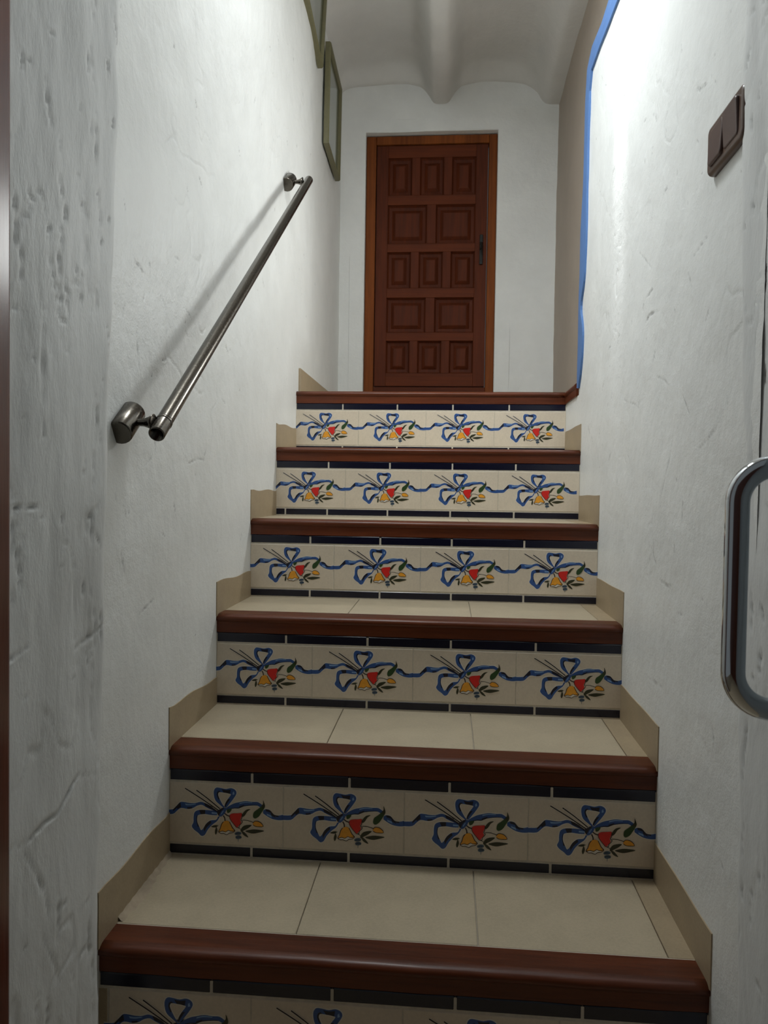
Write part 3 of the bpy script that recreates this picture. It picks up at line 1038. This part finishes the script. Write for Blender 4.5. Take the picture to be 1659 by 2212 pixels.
dpart('door_sill', FX0 + JW, FX1 - JW + 0.006, YD - 0.010, YD + 0.045, Z_LAND, Z_SILL - 0.004, M_DOOR_X, 0.002)
LX0, LX1, LZ0, LZ1 = FX0 + JW + 0.003, FX1 - JW + 0.003, Z_SILL, FZ1 - 0.037
leaf = dpart('door_leaf', LX0, LX1, YD + 0.018, YD + 0.040, LZ0, LZ1, M_DOOR, 0.001)
# panel layout measured on the door: rows from the top
W_ = LX1 - LX0
rows = [(0.050, 0.205, 3), (0.245, 0.405, 2), (0.440, 0.590, 3), (0.630, 0.775, 2), (0.810, 0.945, 3)]
sx0, sx1 = 0.105, 0.105          # stiles as a share of the leaf width
HL = LZ1 - LZ0
def raised_panel(x0, x1, z0, z1):
    """sunk field with sloping shoulders around a raised centre"""
    w, h = (x1 - x0) / 2, (z1 - z0) / 2
    bm = bmesh.new()
    lev = [(0.0, -0.004), (0.006, 0.004), (0.018, 0.006), (0.030, -0.003), (0.033, -0.004)]
    rings = []
    for ins, yy in lev:
        a, b = max(w - ins, 0.004), max(h - ins, 0.004)
        rings.append([bm.verts.new((sx_ * a, yy, sz_ * b)) for sx_, sz_ in ((-1, -1), (1, -1), (1, 1), (-1, 1))])
    for r0, r1 in zip(rings[:-1], rings[1:]):
        for j in range(4):
            bm.faces.new((r0[j], r0[(j + 1) % 4], r1[(j + 1) % 4], r1[j]))
    bm.faces.new(rings[-1])
    back = [bm.verts.new((sx_ * w, 0.012, sz_ * h)) for sx_, sz_ in ((-1, -1), (1, -1), (1, 1), (-1, 1))]
    for j in range(4):
        bm.faces.new((rings[0][j], back[j], back[(j + 1) % 4], rings[0][(j + 1) % 4]))
    bm.faces.new(back)
    me = bm_mesh(bm, 'panel')
    o = link('panel', me, M_DOOR)
    place(o, ((x0 + x1) / 2, YD + 0.008, (z0 + z1) / 2), door)
YF0, YF1 = YD - 0.004, YD + 0.020
# stiles and rails stand proud of the panels
ix0, ix1 = LX0 + sx0 * W_, LX1 - sx1 * W_
dpart('stile', LX0, ix0, YF0, YF1, LZ0, LZ1, M_DOOR, 0.0015)
dpart('stile', ix1, LX1, YF0, YF1, LZ0, LZ1, M_DOOR, 0.0015)
edges = [0.0] + [e for r in rows for e in r[:2]] + [1.0]
for a, b in zip(edges[0::2], edges[1::2]):
    dpart('rail', ix0, ix1, YF0, YF1, LZ1 - b * HL, LZ1 - a * HL, M_DOOR_X, 0.0015)
for a, b, n in rows:
    gap = 0.034 if n == 3 else 0.038
    pw = (ix1 - ix0 - gap * (n - 1)) / n
    for q in range(n):
        x0 = ix0 + q * (pw + gap)
        raised_panel(x0, x0 + pw, LZ1 - b * HL, LZ1 - a * HL)
        if q < n - 1:
            dpart('muntin', x0 + pw, x0 + pw + gap, YF0, YF1, LZ1 - b * HL, LZ1 - a * HL, M_DOOR, 0.0015)
hp = dpart('door_handle', 0.1145, 0.1285, YD - 0.010, YD - 0.0035, 0.945 + ZF, 1.068 + ZF, M_BLACKIRON, 0.002)
hp['label'] = 'dark iron handle plate'
bm = sweep([(0, 0, 0), (0, -0.024, 0), (-0.002, -0.030, -0.003), (-0.004, -0.031, -0.030)], [0.005, 0.005, 0.005, 0.004], 10)
o = link('lever', bm_mesh(bm, 'lever'), M_BLACKIRON)
place(o, (0.1215, YD - 0.009, 1.025 + ZF), hp)

# ---------------------------------------------------------------- handrail on the left wall
rail = empty('handrail', (WL, 1.084, ZF + 0.0), 'sloping round metal handrail on two brackets on the left stair wall', 'handrail')
P0 = Vector((-0.409, 1.045, ZF + 0.074))
P1 = Vector((-0.409, 2.172, ZF + 0.879))
dirv = (P1 - P0).normalized()
c0 = world_loc(rail)
R_ = 0.0118
# hollow tube with an open lower end
bm = bmesh.new()
n = 28
side = Vector((1, 0, 0))
upv = side.cross(dirv).normalized()
def ring(pt, r):
    return [bm.verts.new(pt - c0 + (side * math.cos(k * 2 * math.pi / n) + upv * math.sin(k * 2 * math.pi / n)) * r) for k in range(n)]
rr = [ring(P0 + dirv * 0.12, R_ * 0.84), ring(P0, R_ * 0.84), ring(P0, R_ * 0.97), ring(P0 + dirv * 0.001, R_)]
for s in np.linspace(0.03, 1.0, 12):
    rr.append(ring(P0 + (P1 - P0) * s, R_))
for s, q in ((0.003, 0.96), (0.006, 0.80), (0.008, 0.5), (0.009, 0.01)):
    rr.append(ring(P1 + dirv * s, R_ * q))
for a, b in zip(rr[:-1], rr[1:]):
    for k in range(n):
        f = bm.faces.new((a[k], a[(k + 1) % n], b[(k + 1) % n], b[k]))
        f.smooth = True
bm.faces.new(rr[0])
link('rail', bm_mesh(bm, 'rail'), M_RAIL, rail)
# collar near the open end
cs = P0 + dirv * 0.030
bm = sweep([cs - c0, cs + dirv * 0.001 - c0, cs + dirv * 0.006 - c0, cs + dirv * 0.007 - c0], [R_ * 1.0, R_ * 1.06, R_ * 1.06, R_ * 1.0], 28)
link('collar', bm_mesh(bm, 'collar'), M_RAIL, rail)
def bracket(pc):
    """pc: point on the rail axis"""
    base = Vector((WL - 0.002, pc.y, pc.z + 0.0095))
    br = bpy.data.objects.new('bracket', None)
    COL.objects.link(br)
    # flared arm
    arm = []
    L_ = pc.x - base.x - R_ * 0.7
    for s, r in ((0.25, 0.0085), (0.40, 0.0062), (0.55, 0.0052), (0.72, 0.0056), (0.86, 0.0082), (1.0, 0.0125)):
        arm.append((s, r))
    bmm = sweep([(s * L_, 0, 0) for s, r in arm], [r for s, r in arm], 16)
    me = bm_mesh(bmm, 'bracket')
    br_obj = bpy.data.objects.new('bracket', me)
    bpy.data.objects.remove(br)
    COL.objects.link(br_obj)
    me.materials.append(M_RAIL)
    place(br_obj, base, rail)
    # half-round wall mount lying along the slope
    bm = bmesh.new()
    m = 16
    hw, hh, hl = 0.030, 0.0185, 0.030
    prev = None
    secs = [(-hl, 0.93), (-hl + 0.003, 1.0), (hl - 0.003, 1.0), (hl, 0.93)]
    rings_ = []
    for t, sc in secs:
        rg = []
        for k in range(m + 1):
            a = -math.pi * 0.80 + math.pi * 1.60 * k / m
            off = Vector((0.011 + math.cos(a) * 0.0185 * sc, 0, 0)) + upv * (math.sin(a) * hh * sc)
            rg.append(bm.verts.new(off + dirv * t))
        rg.append(bm.verts.new(upv * hh * sc * 0.45 + dirv * t + Vector((-0.004, 0, 0))))
        rg.append(bm.verts.new(-upv * hh * sc * 0.45 + dirv * t + Vector((-0.004, 0, 0))))
        rings_.append(rg)
    q = len(rings_[0])
    for a_, b_ in zip(rings_[:-1], rings_[1:]):
        for k in range(q):
            f = bm.faces.new((a_[k], a_[(k + 1) % q], b_[(k + 1) % q], b_[k]))
            f.smooth = k < m
    bm.faces.new(rings_[0][::-1])
    bm.faces.new(rings_[-1])
    o = link('wall_mount', bm_mesh(bm, 'wall_mount'), M_RAIL)
    o.parent = br_obj
    return br_obj
bracket(P0 + dirv * ((1.056 - P0.y) / dirv.y))
bracket(P0 + dirv * ((2.128 - P0.y) / dirv.y))

# ---------------------------------------------------------------- light switch on the right wall
SYa, SYb, SZa, SZb = 0.944, 1.072, 0.424 + ZF, 0.490 + ZF
sw = empty('light_switch', (0.3485, (SYa + SYb) / 2, (SZa + SZb) / 2), 'brown double light switch with two rockers high on the right wall', 'switch')
def rounded_plate(w, h, r, x0, x1, bev, seg=6):
    """plate in the y-z plane; x1 is the face towards the room (smaller x)"""
    bm = bmesh.new()
    def loop(inset, x):
        vs = []
        rr_ = max(r - inset, 0.001)
        for cx_, cz2, a0 in ((w / 2 - r, h / 2 - r, 0), (-w / 2 + r, h / 2 - r, 90), (-w / 2 + r, -h / 2 + r, 180), (w / 2 - r, -h / 2 + r, 270)):
            for s in range(seg + 1):
                a = math.radians(a0 + 90 * s / seg)
                vs.append(bm.verts.new((x, cx_ + math.cos(a) * rr_, cz2 + math.sin(a) * rr_)))
        return vs
    ls = [loop(0, x0)]
    for s in range(5):
        a = math.pi / 2 * s / 4
        ls.append(loop(bev * (1 - math.cos(a)), x1 + bev * (1 - math.sin(a))))
    for a_, b_ in zip(ls[:-1], ls[1:]):
        k = len(a_)
        for j in range(k):
            f = bm.faces.new((a_[j], a_[(j + 1) % k], b_[(j + 1) % k], b_[j]))
            f.smooth = True
    bm.faces.new(ls[-1])
    bm.faces.new(ls[0][::-1])
    return bm
link('cover_frame', bm_mesh(rounded_plate(SYb - SYa, SZb - SZa, 0.011, 0.004, -0.0095, 0.006), 'cover_frame'), M_SWITCH, sw)
for s in (-1, 1):
    bm = rounded_plate(0.0485, 0.0475, 0.006, -0.006, -0.0125, 0.003)
    for v_ in bm.verts:
        if v_.co.x < -0.007:
            v_.co.x += 0.0014 * (v_.co.z / 0.024) * s
    o = link('rocker', bm_mesh(bm, 'rocker'), M_ROCKER, sw)
    o.location = (0, s * 0.0258 - 0.001, 0)

# ---------------------------------------------------------------- pictures on the left landing wall
def picture(name, label, yc, zc, w, h, rot, fw_=0.014, dep=0.020):
    p = empty(name, (WL + 0.006, yc, zc), label, 'picture')
    p.rotation_euler = (rot, 0, 0)
    bm = bmesh.new()
    out = [(-w / 2, -h / 2), (w / 2, -h / 2), (w / 2, h / 2), (-w / 2, h / 2)]
    inn = [(a * (1 - 2 * fw_ / w), b * (1 - 2 * fw_ / h)) for a, b in out]
    lev = [(out, 0.0), (out, dep * 0.75), ([(a * (1 - 0.4 * fw_ / w), b * (1 - 0.4 * fw_ / h)) for a, b in out], dep),
           ([(a * (1 - 1.3 * fw_ / w), b * (1 - 1.3 * fw_ / h)) for a, b in out], dep * 0.85), (inn, dep * 0.6), (inn, 0.0)]
    rings = [[bm.verts.new((x, a, b)) for a, b in pts] for pts, x in lev]
    for r0, r1 in zip(rings, rings[1:] + rings[:1]):
        for j in range(4):
            bm.faces.new((r0[j], r0[(j + 1) % 4], r1[(j + 1) % 4], r1[j]))
    link('frame', bm_mesh(bm, 'frame'), M_FRAME, p)
    iw, ih = w / 2 - fw_, h / 2 - fw_
    link('print', bm_mesh(box_bm(0.001, 0.004, -iw - 0.001, iw + 0.001, -ih - 0.001, ih + 0.001), 'print'), M_MAT, p)
    link('glass', bm_mesh(box_bm(0.0075, 0.0095, -iw - 0.001, iw + 0.001, -ih - 0.001, ih + 0.001), 'glass'), M_GLASS, p)
    return p
picture('framed_picture', 'straight framed picture nearer the back door on the left landing wall', 2.872, 1.403 + ZF, 0.292, 0.368, math.radians(-3.5))
picture('framed_picture', 'crooked framed picture cut off by the top of the photo on the left wall', 2.480, 1.640 + ZF, 0.300, 0.390, math.radians(-13.0))

# ---------------------------------------------------------------- entrance door: wooden frame, open leaf with a chrome pull handle
ed = empty('door_2', (0.44, 0.68, 0.0), 'brown wooden entrance door standing open with chrome pull handle', None, None, 'structure')
box('door_jamb', -0.545, -0.4515, 0.600, 0.7595, 0.0, 2.05, M_ENTRY, ed, 0.006, None, 3)
box('door_jamb', 0.362, 0.440, 0.600, 0.739, 0.0, 2.05, M_ENTRY, ed, 0.006, None, 3)
box('door_head', -0.545, 0.440, 0.600, 0.739, 1.985, 2.045, M_ENTRY, ed, 0.004, None, 2)
lf = box('door_leaf', 0.312, 0.352, -0.20, 0.690, 0.012, 1.975, M_LEAF, ed, 0.004, None, 2)
hx, hy, rb = 0.2195, 0.600, 0.028
zt, zb = 0.0225 + ZF, -0.1620 + ZF
path = [Vector((0.313, hy, zt)), Vector((0.280, hy, zt))]
for s in range(13):
    a = math.pi / 2 + math.pi / 2 * s / 12
    path.append(Vector((hx + rb + rb * math.cos(a), hy, zt - rb + rb * math.sin(a))))
for s in range(13):
    a = math.pi + math.pi / 2 * s / 12
    path.append(Vector((hx + rb + rb * math.cos(a), hy, zb + rb + rb * math.sin(a))))
path += [Vector((0.280, hy, zb)), Vector((0.313, hy, zb))]
c = Vector((hx, hy, (zt + zb) / 2))
o = link('pull_handle', bm_mesh(sweep([p - c for p in path], 0.0088, 32), 'pull_handle'), M_CHROME)
place(o, c, lf)
o['label'] = 'chrome D-shaped pull handle'
